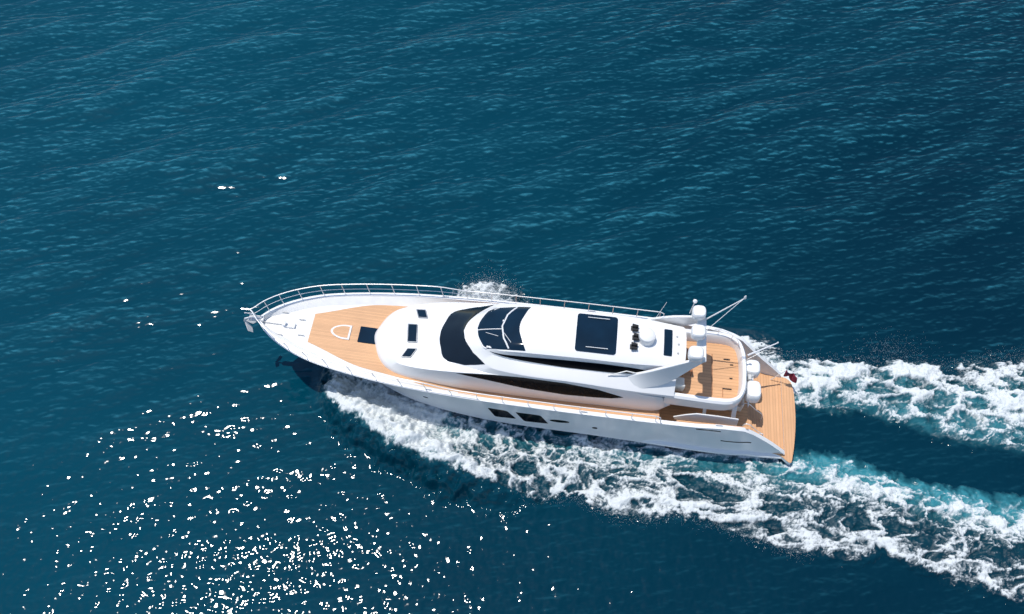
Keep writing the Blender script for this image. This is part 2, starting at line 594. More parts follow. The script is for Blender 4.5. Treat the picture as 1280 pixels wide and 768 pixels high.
def wake_fields(s, y):
    """foam cover (0..1), aeration (0..1), height of the disturbed water, and where it is at all"""
    w1 = fbm(s * .55, y * .55, 3, 21)
    w2 = fbm(s * 1.7, y * 1.7, 3, 31)
    w3 = fbm(s * 5.0, y * 5.0, 3, 41)
    yy = y + .55 * w1 + .30 * w2 + .16 * w3
    # near (port) band
    hull = CW(s)
    ins = np.where(s > -12.6, hull - .25, N_IN(s))
    out = N_OUT(s)
    ins_soft = np.where(s > -12.6, ins, ins + .5 * w1)
    t = (yy - ins_soft) / np.maximum(out - ins_soft, .05)
    bow = sstep(10.4, 9.6, s + .5 * w2)
    near_in = np.where(s > -12.6, 1.0, sstep(-.02, .16, t))
    near_m = bow * near_in * sstep(1.04, .90, t) * (t > -.2)
    front = sstep(.5, 5.0, s)
    aft = sstep(-11.5, -14.5, s)
    # cover across the band
    prof_mid = .43 + .34 * np.exp(-((t - .82) / .22) ** 2) + .16 * np.exp(-((t - .30) / .22) ** 2) + .10 * np.exp(-(t / .16) ** 2)
    prof_front = .84 - .10 * np.exp(-((t - .1) / .25) ** 2)
    prof_aft = .34 + .36 * np.exp(-((t - .28) / .13) ** 2) + .27 * np.exp(-((t - .86) / .20) ** 2) + .1 * np.exp(-((t - .5) / .2) ** 2)
    prof = prof_mid * (1 - front) * (1 - aft) + prof_front * front + prof_aft * aft
    Dn = prof * near_m
    # far (starboard) trail astern
    fu, fl = F_UP(s) , F_LO(s)
    tf = (yy - fu) / (fl - fu)
    far_m = sstep(-9.0, -11.0, s) * sstep(-.08, .10, tf) * sstep(1.08, .88, tf)
    proff = .42 + .40 * np.exp(-((tf - .45) / .26) ** 2) + .22 * np.exp(-((tf - .14) / .12) ** 2)
    start = sstep(-17.5, -12.5, s)
    proff = proff + .22 * start * np.exp(-((tf - .5) / .4) ** 2)
    Df = proff * far_m
    # splash thrown out on the far side of the bow
    q = ((s - 2.6 + .4 * w2) / 2.2) ** 2 + ((y + 4.6) / 1.35) ** 2
    Ds = .66 * sstep(1.15, .35, q + .6 * w3)
    # far-side bow wave continuing along the hidden side
    q2 = (np.abs(y) - hull) / 1.5
    Dh = .75 * sstep(9.2, 7.5, s) * sstep(-14, -11.5, s) * sstep(1.0, .4, q2 + .4 * w2) * (y < 0) * sstep(6, 4.2, s)
    D = np.maximum(np.maximum(Dn, Df), np.maximum(Ds, Dh))
    # torn lace: veins drawn out along the flow, open holes between, milky sheets and a grain of bubbles
    st_ = .95 - .45 * sstep(2, -14, s)
    wx, wy = fbm(s * .8 * st_, y * .9, 3, 51), fbm(s * .8 * st_ + 40, y * .9, 3, 61)
    u, v = s * st_ + .55 * wx + .10 * w3, y + .50 * wy + .10 * w3
    keep_ = 1 - .8 * front

    def veins(f, k, seed):
        n1 = np.abs(perlin(u * f + 3.1 * k, v * f * 1.05, seed)) + .22 * np.abs(perlin(u * f * 2.3, v * f * 2.3 + k, seed + 1))
        return n1
    v1, v2, v3 = veins(.95, 1, 101), veins(2.1, 2, 111), veins(4.6, 3, 121)
    a1, a2, ia = worley(u * 1.15, v * 1.0, 1)
    b1, b2, ib = worley(u * 2.5 + 9, v * 2.2, 2)
    h1 = (1 - sstep(.22, .55, a1)) * sstep(.25, .5, ia)
    h2 = (1 - sstep(.20, .55, b1)) * sstep(.25, .5, ib)
    grain = fbm(s * 8, y * 8, 3, 71, .8)
    fine_ = fbm(s * 3.0, y * 3.4, 3, 75)
    wd = np.clip(D, 0, 1)
    L1 = 1 - sstep(.02, .05 + .20 * wd, v1)
    L2 = 1 - sstep(.02, .05 + .22 * wd, v2)
    L3 = 1 - sstep(.02, .06 + .26 * wd, v3)
    E1 = (1 - sstep(.02, .10 + .16 * wd, a2 - a1)) * sstep(-.35, .25, w1 + .5 * w2 + .15)
    E2 = (1 - sstep(.02, .10 + .20 * wd, b2 - b1)) * sstep(-.35, .25, w2 + .1)
    holes = 1 - np.clip(.95 * h1 + .80 * h2, 0, 1) * keep_
    sheet = sstep(.40, 1.05, D * (.45 + .75 * holes) + .30 * w1 + .22 * fine_ + .25 * grain)
    patch = sstep(.12, .50, D + .30 * w1 + .18 * w2)
    lac = np.clip(.85 * L1 * (.6 + .6 * holes) + .70 * L2 * (.25 + .85 * holes) + .45 * L3 * (.15 + .85 * holes) + .70 * E1 + .50 * E2 * (.3 + .7 * holes), 0, 1.3) * patch
    lac = lac * np.clip(.80 + .9 * grain + .35 * fine_, .1, 1.3)
    foam = 1 - (1 - np.clip(sheet * (.35 + .65 * np.clip(D, 0, 1) ** .8), 0, 1)) * (1 - np.clip(lac, 0, 1) * (.35 + .65 * keep_))
    foam = np.clip(foam * sstep(.02, .15, D) * (1 + .5 * grain), 0, 1)
    # flecks thrown clear of the edge
    M = np.maximum(np.maximum(near_m, far_m), np.maximum(sstep(1.35, .6, q), sstep(1.3, .8, q2) * (y < 0) * sstep(9.2, 7.5, s) * sstep(-14, -11.5, s) * sstep(6, 4.2, s)))
    # aerated, milky water below the foam
    air = near_m * (.50 * np.exp(-((t - .12) / .22) ** 2) * sstep(9, 2, s) + .36 * front + .07 * np.exp(-((t - .6) / .4) ** 2))
    air += near_m * aft * (.75 * np.exp(-((t - .15) / .18) ** 2))
    air += far_m * (.45 * np.exp(-((tf - .5) / .35) ** 2) + .35 * np.exp(-((tf - .85) / .15) ** 2))
    air = np.clip(air * (1 + .8 * w2 + .5 * w1), 0, 1)
    # height: bow wave rolling off the hull, then ridges and chop
    zb = near_m * (.55 * sstep(11, 7.5, s) * np.exp(-((t - .72) / .26) ** 2) * (.35 + .65 * sstep(-6, 6, s)))
    # the bow wave's steep outer face and the trough in front of it
    bw = 1.15 * sstep(11.0, 8.6, s) * sstep(-3.0, 4.0, s) * (y > 0)
    yo = y - out + .40 * w1 + .45 * w2
    rise = sstep(-1.9, -.35, yo)
    zb = zb * .4 + bw * ((.30 + .70 * rise) * (1 - sstep(-.12, 1.25, yo)))
    za = .30 * near_m * aft * np.exp(-((t - .55) / .35) ** 2) + .34 * far_m * np.exp(-((tf - .5) / .3) ** 2)
    ch = (.20 * w2 + .05 * w3 - .20 * h1 - .10 * h2 + .08) * np.clip(D * 1.6, 0, 1)
    z = zb + za + ch + .05 * foam + .45 * Ds * sstep(1, .2, q)
    return foam, air, z, M


def water_material(rough_sheet=False):
    m, nt, b = new_mat('open_sea_water' if rough_sheet else 'sea_water')
    out = nt.nodes['Material Output']
    geo = N(nt, 'ShaderNodeNewGeometry')
    af = N(nt, 'ShaderNodeAttribute', attribute_name='foam')
    aa = N(nt, 'ShaderNodeAttribute', attribute_name='air')
    # body colour of the water
    nz = N(nt, 'ShaderNodeTexNoise')
    nz.inputs['Scale'].default_value = .05
    nz.inputs['Detail'].default_value = 3
    nt.links.new(geo.outputs['Position'], nz.inputs['Vector'])
    mr = N(nt, 'ShaderNodeMapRange')
    mr.inputs['From Min'].default_value = .3
    mr.inputs['From Max'].default_value = .7
    nt.links.new(nz.outputs['Fac'], mr.inputs['Value'])
    # sky reflection painted into the water colour: lighter far left, darker near right
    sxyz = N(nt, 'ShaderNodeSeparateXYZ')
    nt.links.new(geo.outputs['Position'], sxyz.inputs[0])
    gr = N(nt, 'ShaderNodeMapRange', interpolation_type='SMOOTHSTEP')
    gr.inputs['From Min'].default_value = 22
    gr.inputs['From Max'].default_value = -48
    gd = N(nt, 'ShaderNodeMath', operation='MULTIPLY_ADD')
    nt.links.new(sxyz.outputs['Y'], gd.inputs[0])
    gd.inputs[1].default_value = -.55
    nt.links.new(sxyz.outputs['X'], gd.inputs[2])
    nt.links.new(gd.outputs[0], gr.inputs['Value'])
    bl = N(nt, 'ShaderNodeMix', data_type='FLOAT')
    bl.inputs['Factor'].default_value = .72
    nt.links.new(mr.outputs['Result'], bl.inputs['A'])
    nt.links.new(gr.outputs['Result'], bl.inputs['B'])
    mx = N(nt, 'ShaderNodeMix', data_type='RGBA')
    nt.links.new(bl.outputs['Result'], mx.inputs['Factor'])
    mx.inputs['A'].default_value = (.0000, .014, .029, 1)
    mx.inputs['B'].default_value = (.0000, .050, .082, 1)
    # ripple crests painted paler, for light passing through them and sky reflected off them
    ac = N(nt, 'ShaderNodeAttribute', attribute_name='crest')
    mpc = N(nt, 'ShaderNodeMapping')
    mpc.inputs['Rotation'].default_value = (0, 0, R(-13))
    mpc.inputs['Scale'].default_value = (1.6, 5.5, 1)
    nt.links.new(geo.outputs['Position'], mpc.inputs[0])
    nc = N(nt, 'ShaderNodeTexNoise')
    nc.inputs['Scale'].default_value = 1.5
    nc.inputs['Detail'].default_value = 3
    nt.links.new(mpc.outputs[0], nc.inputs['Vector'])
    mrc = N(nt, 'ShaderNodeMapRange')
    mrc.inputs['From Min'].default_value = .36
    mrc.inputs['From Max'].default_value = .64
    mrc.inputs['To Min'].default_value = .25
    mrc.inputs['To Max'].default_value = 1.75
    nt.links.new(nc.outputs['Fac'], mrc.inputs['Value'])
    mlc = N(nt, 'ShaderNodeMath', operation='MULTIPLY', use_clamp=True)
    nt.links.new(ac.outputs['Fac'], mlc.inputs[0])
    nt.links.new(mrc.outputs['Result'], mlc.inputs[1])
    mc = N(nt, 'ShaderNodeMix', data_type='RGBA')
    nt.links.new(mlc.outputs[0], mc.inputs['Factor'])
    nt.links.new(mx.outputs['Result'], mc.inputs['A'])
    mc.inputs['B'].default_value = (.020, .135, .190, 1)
    ma = N(nt, 'ShaderNodeMix', data_type='RGBA')
    nt.links.new(aa.outputs['Fac'], ma.inputs['Factor'])
    nt.links.new(mc.outputs['Result'], ma.inputs['A'])
    ma.inputs['B'].default_value = (.035, .215, .265, 1)
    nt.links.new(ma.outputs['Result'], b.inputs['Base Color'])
    b.inputs['Specular IOR Level'].default_value = 0.0
    b.inputs['Roughness'].default_value = 1.0
    gl = N(nt, 'ShaderNodeBsdfGlossy', distribution='BECKMANN')
    gl.inputs['Roughness'].default_value = .115
    at = N(nt, 'ShaderNodeAttribute', attribute_name='churn')
    rg = N(nt, 'ShaderNodeMath', operation='MULTIPLY_ADD')
    nt.links.new(at.outputs['Fac'], rg.inputs[0])
    rg.inputs[1].default_value = .38
    rg.inputs[2].default_value = .112
    nt.links.new(rg.outputs[0], gl.inputs['Roughness'])
    fr = N(nt, 'ShaderNodeFresnel')
    fr.inputs['IOR'].default_value = 1.27
    sea = N(nt, 'ShaderNodeMixShader')
    nt.links.new(fr.outputs[0], sea.inputs['Fac'])
    nt.links.new(b.outputs[0], sea.inputs[1])
    nt.links.new(gl.outputs[0], sea.inputs[2])
    # foam
    fd = N(nt, 'ShaderNodeBsdfPrincipled')
    fd.inputs['Base Color'].default_value = (.66, .70, .71, 1)
    fd.inputs['Roughness'].default_value = .9
    fd.inputs['Specular IOR Level'].default_value = .2
    sp = N(nt, 'ShaderNodeTexNoise')
    sp.inputs['Scale'].default_value = 26
    sp.inputs['Detail'].default_value = 5
    sp.inputs['Roughness'].default_value = .75
    nt.links.new(geo.outputs['Position'], sp.inputs['Vector'])
    b2 = N(nt, 'ShaderNodeBump')
    b2.inputs['Strength'].default_value = .5
    b2.inputs['Distance'].default_value = .05
    nt.links.new(sp.outputs['Fac'], b2.inputs['Height'])
    nt.links.new(b2.outputs['Normal'], fd.inputs['Normal'])
    # bubbles break the edge of the foam: factor = smooth(foam + noise)
    ad = N(nt, 'ShaderNodeMath', operation='MULTIPLY_ADD')
    nt.links.new(sp.outputs['Fac'], ad.inputs[0])
    ad.inputs[1].default_value = .6
    ad.inputs[2].default_value = -.30
    gate = N(nt, 'ShaderNodeMapRange')
    gate.inputs['From Min'].default_value = .01
    gate.inputs['From Max'].default_value = .25
    nt.links.new(af.outputs['Fac'], gate.inputs['Value'])
    ad2 = N(nt, 'ShaderNodeMath', operation='MULTIPLY_ADD')
    nt.links.new(ad.outputs[0], ad2.inputs[0])
    nt.links.new(gate.outputs['Result'], ad2.inputs[1])
    nt.links.new(af.outputs['Fac'], ad2.inputs[2])
    st = N(nt, 'ShaderNodeMapRange', interpolation_type='SMOOTHSTEP')
    st.inputs['From Min'].default_value = .02
    st.inputs['From Max'].default_value = .92
    nt.links.new(ad2.outputs[0], st.inputs['Value'])
    ms = N(nt, 'ShaderNodeMixShader')
    nt.links.new(st.outputs['Result'], ms.inputs['Fac'])
    nt.links.new(sea.outputs[0], ms.inputs[1])
    nt.links.new(fd.outputs[0], ms.inputs[2])
    nt.links.new(ms.outputs[0], out.inputs['Surface'])
    if rough_sheet:
        bn = N(nt, 'ShaderNodeTexNoise')
        bn.inputs['Scale'].default_value = .9
        bn.inputs['Detail'].default_value = 6
        mb = N(nt, 'ShaderNodeMapping')
        mb.inputs['Rotation'].default_value = (0, 0, R(-20))
        mb.inputs['Scale'].default_value = (.6, 1.6, 1)
        nt.links.new(geo.outputs['Position'], mb.inputs[0])
        nt.links.new(mb.outputs[0], bn.inputs['Vector'])
        bb = N(nt, 'ShaderNodeBump')
        bb.inputs['Distance'].default_value = .12
        bb.inputs['Strength'].default_value = .6
        nt.links.new(bn.outputs['Fac'], bb.inputs['Height'])
        for q in (b, gl, fr):
            nt.links.new(bb.outputs['Normal'], q.inputs['Normal'])
    return m


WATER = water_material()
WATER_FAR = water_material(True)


def grid_mesh(name, P, keep=None, attrs=None, mat=None):
    """P: (ny,nx,3) array -> quad mesh; keep: bool mask per quad"""
    ny, nx = P.shape[:2]
    idx = np.arange(ny * nx, dtype=np.int32).reshape(ny, nx)
    q = np.stack([idx[:-1, :-1], idx[:-1, 1:], idx[1:, 1:], idx[1:, :-1]], -1)
    q = q.reshape(-1, 4) if keep is None else q[keep]
    V = P.reshape(-1, 3)
    used = np.zeros(len(V), bool)
    used[q.ravel()] = True
    re = np.cumsum(used).astype(np.int32) - 1
    q = re[q]
    V = np.ascontiguousarray(V[used], dtype=np.float32)
    me = bpy.data.meshes.new(name)
    me.vertices.add(len(V))
    me.vertices.foreach_set('co', V.ravel())
    me.loops.add(q.size)
    me.loops.foreach_set('vertex_index', np.ascontiguousarray(q.ravel(), dtype=np.int32))
    me.polygons.add(len(q))
    me.polygons.foreach_set('loop_start', np.arange(0, q.size, 4, dtype=np.int32))
    me.update(calc_edges=True)
    me.shade_smooth()
    for k, a in (attrs or {}).items():
        at = me.attributes.new(k, 'FLOAT', 'POINT')
        at.data.foreach_set('value', np.ascontiguousarray(a.ravel()[used], dtype=np.float32))
    me.materials.append(mat)
    return link(bpy.data.objects.new(name, me))


def build_sea():
    xs = X0 + np.arange(NX) * DX
    ys = Y0 + np.arange(NY) * DX
    X, Y = np.meshgrid(xs, ys)
    s, y = to_boat(X, Y)
    # coarse wake shape carried by the open water too
    near = (s < 14) & (s > -38) & (np.abs(y) < 14)
    z = np.zeros_like(X)
    M = np.zeros_like(X)
    f, a, zz, mm = wake_fields(s[near], y[near])
    z[near] = zz
    M[near] = mm
    dip = sstep(.12, .8, M)
    under = (np.abs(y) < CW(s) - .5) & (s < 11.5) & (s > -12.5)
    dip = np.maximum(dip, under * 1.0)
    Z = SEA_H + z * (1 - dip) - .45 * dip - .6 * under
    P = np.stack([X + SEA_DX, Y + SEA_DY, Z], -1)
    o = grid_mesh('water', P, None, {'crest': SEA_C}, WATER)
    o['kind'] = 'structure'
    # far water to the horizon: one ring sheet just under the detailed patch
    xa, xb, ya, yb = xs[0] + .6, xs[-1] - .6, ys[0] + .6, ys[-1] - .6
    B = 9000
    v = [(xa, ya, -.12), (xb, ya, -.12), (xb, yb, -.12), (xa, yb, -.12), (-B, -B, -.12), (B, -B, -.12), (B, B, -.12), (-B, B, -.12)]
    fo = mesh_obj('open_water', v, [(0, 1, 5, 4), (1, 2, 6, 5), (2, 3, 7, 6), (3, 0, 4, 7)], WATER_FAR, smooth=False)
    if fo.data.polygons[0].normal.z < 0:
        fo.data.flip_normals()
    fo['kind'] = 'structure'
    # disturbed water of the wake in finer mesh
    d = .042
    gs = np.arange(-37.5, 12.4, d)
    gy = np.arange(-9.0, 12.8, d)
    Sg, Yg = np.meshgrid(gs, gy)
    foam, air, zz, M = wake_fields(Sg, Yg)
    Xw, Yw = to_world(Sg, Yg)
    calm = 1 - .6 * sstep(.2, .9, M)
    h = sea_sample(Xw, Yw, SEA_H) * calm
    # rim sinks below the open water so that there is no edge
    Z = h + zz - .025 + .05 * sstep(.0, .16, M)
    und = (np.abs(Yg) < CW(Sg) - .35) & (Sg < 10) & (Sg > -12.4)
    Pw = np.stack([Xw + sea_sample(Xw, Yw, SEA_DX) * calm, Yw + sea_sample(Xw, Yw, SEA_DY) * calm, Z], -1)
    kv = (M > .003) & ~und
    keep = kv[:-1, :-1] | kv[1:, :-1] | kv[:-1, 1:] | kv[1:, 1:]
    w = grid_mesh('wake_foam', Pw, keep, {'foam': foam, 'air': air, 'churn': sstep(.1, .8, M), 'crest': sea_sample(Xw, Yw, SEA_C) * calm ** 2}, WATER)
    w['kind'] = 'stuff'
    w['label'] = 'white foam and churned turquoise water streaming along the hull and astern'
    w['category'] = 'wake'


def build_spray():
    """flying droplets: over the far bow splash, off the bow wave's rim and above the trails"""
    r = np.random.default_rng(3)
    pts, rad = [], []

    def put(s, y, z, q):
        pts.append((s, y, z))
        rad.append(q)
    for _ in range(11000):                                  # far side splash
        s = 2.4 + r.normal(0, .75)
        q = abs(r.normal(0, 1))
        y = -3.5 - r.gamma(2.1, .34)
        z = max(.1, 1.2 - .28 * abs(y + 4.2) ** 1.4 + r.normal(0, .45) - .25 * abs(s - 2.4))
        put(s, y, z, r.uniform(.004, .011))
    for _ in range(3500):                                  # rim of the bow wave
        s = r.uniform(-14, 8.8)
        y = float(N_OUT(s)) + r.normal(-.05, .20)
        put(s, y, abs(r.normal(.10, .16)) + .05, r.uniform(.003, .010))
    for _ in range(2400):                                  # trails astern
        s = r.uniform(-30, -12.5)
        y = float(F_UP(s)) + r.normal(.05, .25)
        put(s, y, abs(r.normal(.15, .2)) + .05, r.uniform(.003, .010))
    for _ in range(500):
        s = r.normal(-18.7, 1.0)
        y = -3.6 - r.gamma(1.6, .3)
        put(s, y, abs(r.normal(.4, .25)), r.uniform(.003, .010))
    for _ in range(700):                                   # stern rooster tail by the quarter
        s = r.uniform(-14, -10.8)
        put(s, -2.2 + r.normal(0, .5), abs(r.normal(.3, .3)), r.uniform(.003, .010))
    P = np.array(pts)
    rad = np.array(rad)
    X, Y = to_world(P[:, 0], P[:, 1])
    C = np.stack([X, Y, P[:, 2]], -1)
    octa = np.array([(1, 0, 0), (-1, 0, 0), (0, 1, 0), (0, -1, 0), (0, 0, 1), (0, 0, -1)], float)
    tri = np.array([(0, 2, 4), (2, 1, 4), (1, 3, 4), (3, 0, 4), (2, 0, 5), (1, 2, 5), (3, 1, 5), (0, 3, 5)])
    V = (C[:, None, :] + octa[None] * rad[:, None, None]).reshape(-1, 3)
    F = (tri[None] + 6 * np.arange(len(C))[:, None, None]).reshape(-1, 3)
    me = bpy.data.meshes.new('spray')
    me.from_pydata(V.tolist(), [], F.tolist())
    me.shade_smooth()
    me.materials.append(SPRAY)
    o = link(bpy.data.objects.new('spray', me))
    o['kind'] = 'stuff'
    o['label'] = 'fine white droplets thrown up beside the bow and over the wake'
    o['category'] = 'spray'


SPRAY = simple_mat('spray_white', (.85, .87, .88), .6)
build_sea()
build_spray()

# ------------------------------------------------------------------ yacht
yacht = bpy.data.objects.new('motor_yacht', None)
link(yacht)
yacht.location = (BX, BY, 0)
yacht.rotation_euler = (0, 0, math.pi - PSI)
yacht['label'] = 'white motor yacht with teak decks under way across the blue sea'
yacht['category'] = 'yacht'

SHEER = smooth_tab([(13.1, 3.66), (11, 3.52), (9, 3.40), (7, 3.29), (5, 3.19), (2, 3.06), (-2, 2.93), (-6, 2.84), (-8.2, 2.82), (-9.3, 2.90), (-10.2, 2.82), (-11.0, 2.25), (-12.0, 1.45), (-12.75, .74)])
WN = smooth_tab([(13.05, .03), (12.75, .42), (12.2, .90), (11.5, 1.32), (10.8, 1.64), (10, 1.90), (9, 2.12), (8, 2.29), (7, 2.43), (5.5, 2.59), (4, 2.69), (2, 2.77), (0, 2.80), (-3, 2.83), (-7, 2.84), (-10, 2.78), (-11, 2.66), (-12.75, 2.76)])
WF = smooth_tab([(13.05, .03), (12.75, .42), (12.2, .90), (11.5, 1.32), (10.8, 1.64), (10, 1.90), (9, 2.12), (8, 2.29), (7, 2.43), (5.5, 2.59), (4, 2.69), (2, 2.77), (0, 2.80), (-3, 2.83), (-7, 2.80), (-9, 2.60), (-10.5, 2.2), (-11.5, 1.85), (-12.75, 1.62)])
DECK = smooth_tab([(13.1, 3.46), (11, 3.34), (9, 3.20), (7, 3.07), (5, 2.80), (3, 2.52), (0, 2.38), (-6.5, 2.28)])
ZC = smooth_tab([(13.1, 2.0), (11, 1.30), (8, .90), (4, .62), (0, .48), (-5, .42), (-12.8, .40)])


def hull_half(u, side):
    W = WN(u) if side > 0 else WF(u)
    zt = SHEER(u)
    zc = min(ZC(u), zt - .2)
    cw = min(CW(u), W + .22)
    if side < 0:
        cw = min(cw, W + .05)
    rake = 1.9 * float(sstep(5.0, 13.05, u))
    a = float(sstep(-5.6, -7.0, u))
    p = 1.0 + .8 * float(sstep(3, 12, u))
    pts = [(u - rake * 1.55, 0, -.9 + .9 * float(sstep(6, 13, u))), (u - rake * 1.35, side * cw * .8, min(-.25 + .6 * float(sstep(4, 12, u)), zc - .1)),
           (u - rake * (1 - 0), side * cw, zc)]
    up = [(u - rake, side * (cw + .01), zc), (u - rake, side * (cw - .015 * a), zc + .09), (u - rake * .99, side * (cw - .17 * a), zc + .15)]
    c2 = cw - .17 * a
    for k in range(1, 11):
        t = k / 10
        z = zc + .15 + (zt - zc - .15) * t
        up.append((u - rake * (1 - t) ** 1.1, side * (c2 + (W - c2) * t ** p), z))
    return pts, up


US = [13.05, 12.95, 12.8, 12.6, 12.3, 12, 11.6, 11.2] + list(np.arange(10.8, -8, -.4)) + list(np.arange(-8.2, -12.75, -.2)) + [-12.75]
us_up, us_dn = MB(), MB()
for side in (1, -1):
    rows = [hull_half(u, side) for u in US]
    us_up.grid([r[1] for r in rows])
    us_dn.grid([r[0] for r in rows])
# transom closes the stern below the bathing platform
e1, e2 = hull_half(US[-1], 1), hull_half(US[-1], -1)
us_up.add(e1[1] + e2[1][::-1], [tuple(range(len(e1[1]) * 2))])
us_dn.add(e1[0][::-1] + e2[0], [tuple(range(len(e1[0]) * 2))])
hull = us_up.build('hull', GEL, yacht, angle=28)
us_dn.build('hull_bottom', BOOT, yacht)
HB = bvh_of(hull)

# --- bulwarks, cap rail and decks
def floor_z(u):
    return DECK(u) if u > -6.55 else (1.38 if u > -10.85 else .62)


def lower_w(u, side):
    W = WN(u) if side > 0 else WF(u)
    slope = .36 * float(sstep(2.0, 6.0, u)) * float(sstep(13.2, 11.5, u))
    return max(W - .20 - slope, .02)


US2 = [12.98, 12.85, 12.6, 12.3, 12, 11.6, 11.2] + list(np.arange(10.8, -6.4, -.4)) + [-6.54, -6.56, -7, -7.6, -8.2, -8.8, -9.4, -10, -10.4, -10.84, -10.86, -11.2, -11.6, -12, -12.4, -12.74]
cap = MB()
wall = MB()
for side in (1, -1):
    rows, rows2 = [], []
    for u in US2:
        W = WN(u) if side > 0 else WF(u)
        z = SHEER(u)
        c = max(W - .17, .012)
        rows.append([(u, side * (W + .025), z - .05), (u, side * (W + .025), z + .012), (u, side * (W - .03), z + .03), (u, side * c, z + .03), (u, side * c, z - .03)])
        fz = min(floor_z(u), z - .02)
        rows2.append([(u, side * c, z), (u, side * (c * .35 + lower_w(u, side) * .65), fz + .08), (u, side * lower_w(u, side), fz)])
    cap.grid(rows)
    wall.grid(rows2)
cap.build('gunwale_cap', GEL, yacht)
wall.build('bulwark', GEL2, yacht, angle=50)


def deck_strip(name, u0, u1, mat, zf, dw=.0, n=40, inner=None, zoff=0):
    b = MB()
    rows = []
    for u in np.linspace(u0, u1, n):
        a, c = lower_w(u, 1) - dw, lower_w(u, -1) - dw
        rows.append([(u, a * k if k > 0 else -c * k * -1, zf(u) + zoff) for k in np.linspace(1, -1, 13)])
    b.grid(rows)
    return b.build(name, mat, yacht)


deck_strip('foredeck', 12.9, 3.0, GEL2, DECK)
deck_strip('side_deck', 3.0, -6.55, TEAK, DECK)
# teak laid on the foredeck, straight across at the front
b = MB()
rows = []
for u in np.linspace(10.47, 3.0, 40):
    w = min(lower_w(u, 1) - .02 - .38 * float(sstep(7.5, 10.4, u)), 2.2)
    rows.append([(u, w * k, DECK(u) + .010) for k in np.linspace(1, -1, 13)])
b.grid(rows)
b.build('foredeck_planking', TEAK, yacht)
b = MB()
for (u0, u1, z, dz) in ((-6.55, -10.9, 1.38, 0),):
    rows = []
    for u in np.linspace(u0, u1, 12):
        rows.append([(u, lower_w(u, 1), z), (u, -lower_w(u, -1), z)])
    b.grid(rows)
b.build('cockpit_floor', TEAK2, yacht)
b = MB()
b.add([(-6.55, lower_w(-6.5, 1), 2.29), (-6.55, -lower_w(-6.5, -1), 2.29), (-6.56, -lower_w(-6.5, -1), 1.38), (-6.56, lower_w(-6.5, 1), 1.38)], [(0, 1, 2, 3)])
b.build('cockpit_step', GEL2, yacht)

# bathing platform
pl = catmull([(-10.86, 2.45, 0), (-11.8, 2.62, 0), (-12.55, 2.80, 0), (-12.80, 2.98, 0), (-12.98, 3.10, 0), (-13.12, 2.95, 0), (-13.32, 1.7, 0), (-13.40, .4, 0), (-13.36, -.8, 0), (-13.2, -1.3, 0), (-12.8, -1.5, 0), (-11.8, -1.66, 0), (-10.86, -1.9, 0)], 4)
pl = [(p.x, p.y) for p in pl]
b = MB(); b.prism(pl, .40, .60)
plat = b.build('swim_platform', GEL, yacht)
pin = [((x + 12) * .985 - 12, (y - .7) * .985 + .7) for x, y in pl]
b = MB(); b.prism(pl, .602, .625)
b.build('platform_planking', TEAKX, plat, smooth=False)

# --- lower house
A0 = [(7.38, 0), (7.24, .52), (6.92, 1.18), (6.40, 1.64), (5.5, 1.88), (3.5, 1.97), (0, 2.0), (-3.5, 2.0), (-6.2, 1.97), (-6.75, 1.62)]
A0 = [(s, y, DECK(max(s, -6.4)) - .02) for s, y in A0]
A1 = [(7.35, 0, 3.28), (7.2, .51, 3.28), (6.88, 1.16, 3.28), (6.36, 1.62, 3.27), (5.46, 1.86, 3.22), (3.5, 1.98, 3.10), (0, 2.02, 2.98), (-3.5, 2.02, 2.88), (-6.3, 2.0, 2.72), (-7.0, 1.75, 2.6)]
A2 = [(7.12, 0, 3.50), (6.97, .46, 3.51), (6.66, 1.05, 3.54), (6.15, 1.47, 3.60), (5.25, 1.74, 3.70), (3.6, 1.90, 3.92), (0, 1.93, 4.22), (-3.5, 1.94, 4.04), (-6.0, 1.92, 3.66), (-6.6, 1.8, 3.4)]
A2b = [(6.95, 0, 3.57), (6.80, .40, 3.58), (6.50, .92, 3.61), (6.00, 1.30, 3.68), (5.10, 1.56, 3.78), (3.6, 1.72, 3.98), (0, 1.75, 4.28), (-3.5, 1.75, 4.1), (-6.0, 1.7, 3.7), (-6.6, 1.6, 3.5)]
A3 = [(6.6, 0, 3.63), (6.5, .2, 3.64), (6.2, .45, 3.67), (5.8, .65, 3.74), (4.9, .78, 3.83), (3.6, .86, 3.98), (0, .87, 4.1), (-3.5, .87, 3.95), (-6.0, .8, 3.7), (-6.6, .8, 3.5)]
A4 = [(s, 0, z + .02) for s, y, z in A3]
b = MB()
b.grid([horseshoe(r) for r in (A0, A1, A2, A2b, A3, A4)])
aft = [horseshoe(r) for r in (A0, A1, A2, A2b)]
for k in range(3):
    b.add([aft[k][0], aft[k][-1], aft[k + 1][-1], aft[k + 1][0]], [(0, 1, 2, 3)])
house = b.build('deckhouse', GEL, yacht, angle=38)
HO = bvh_of(house)

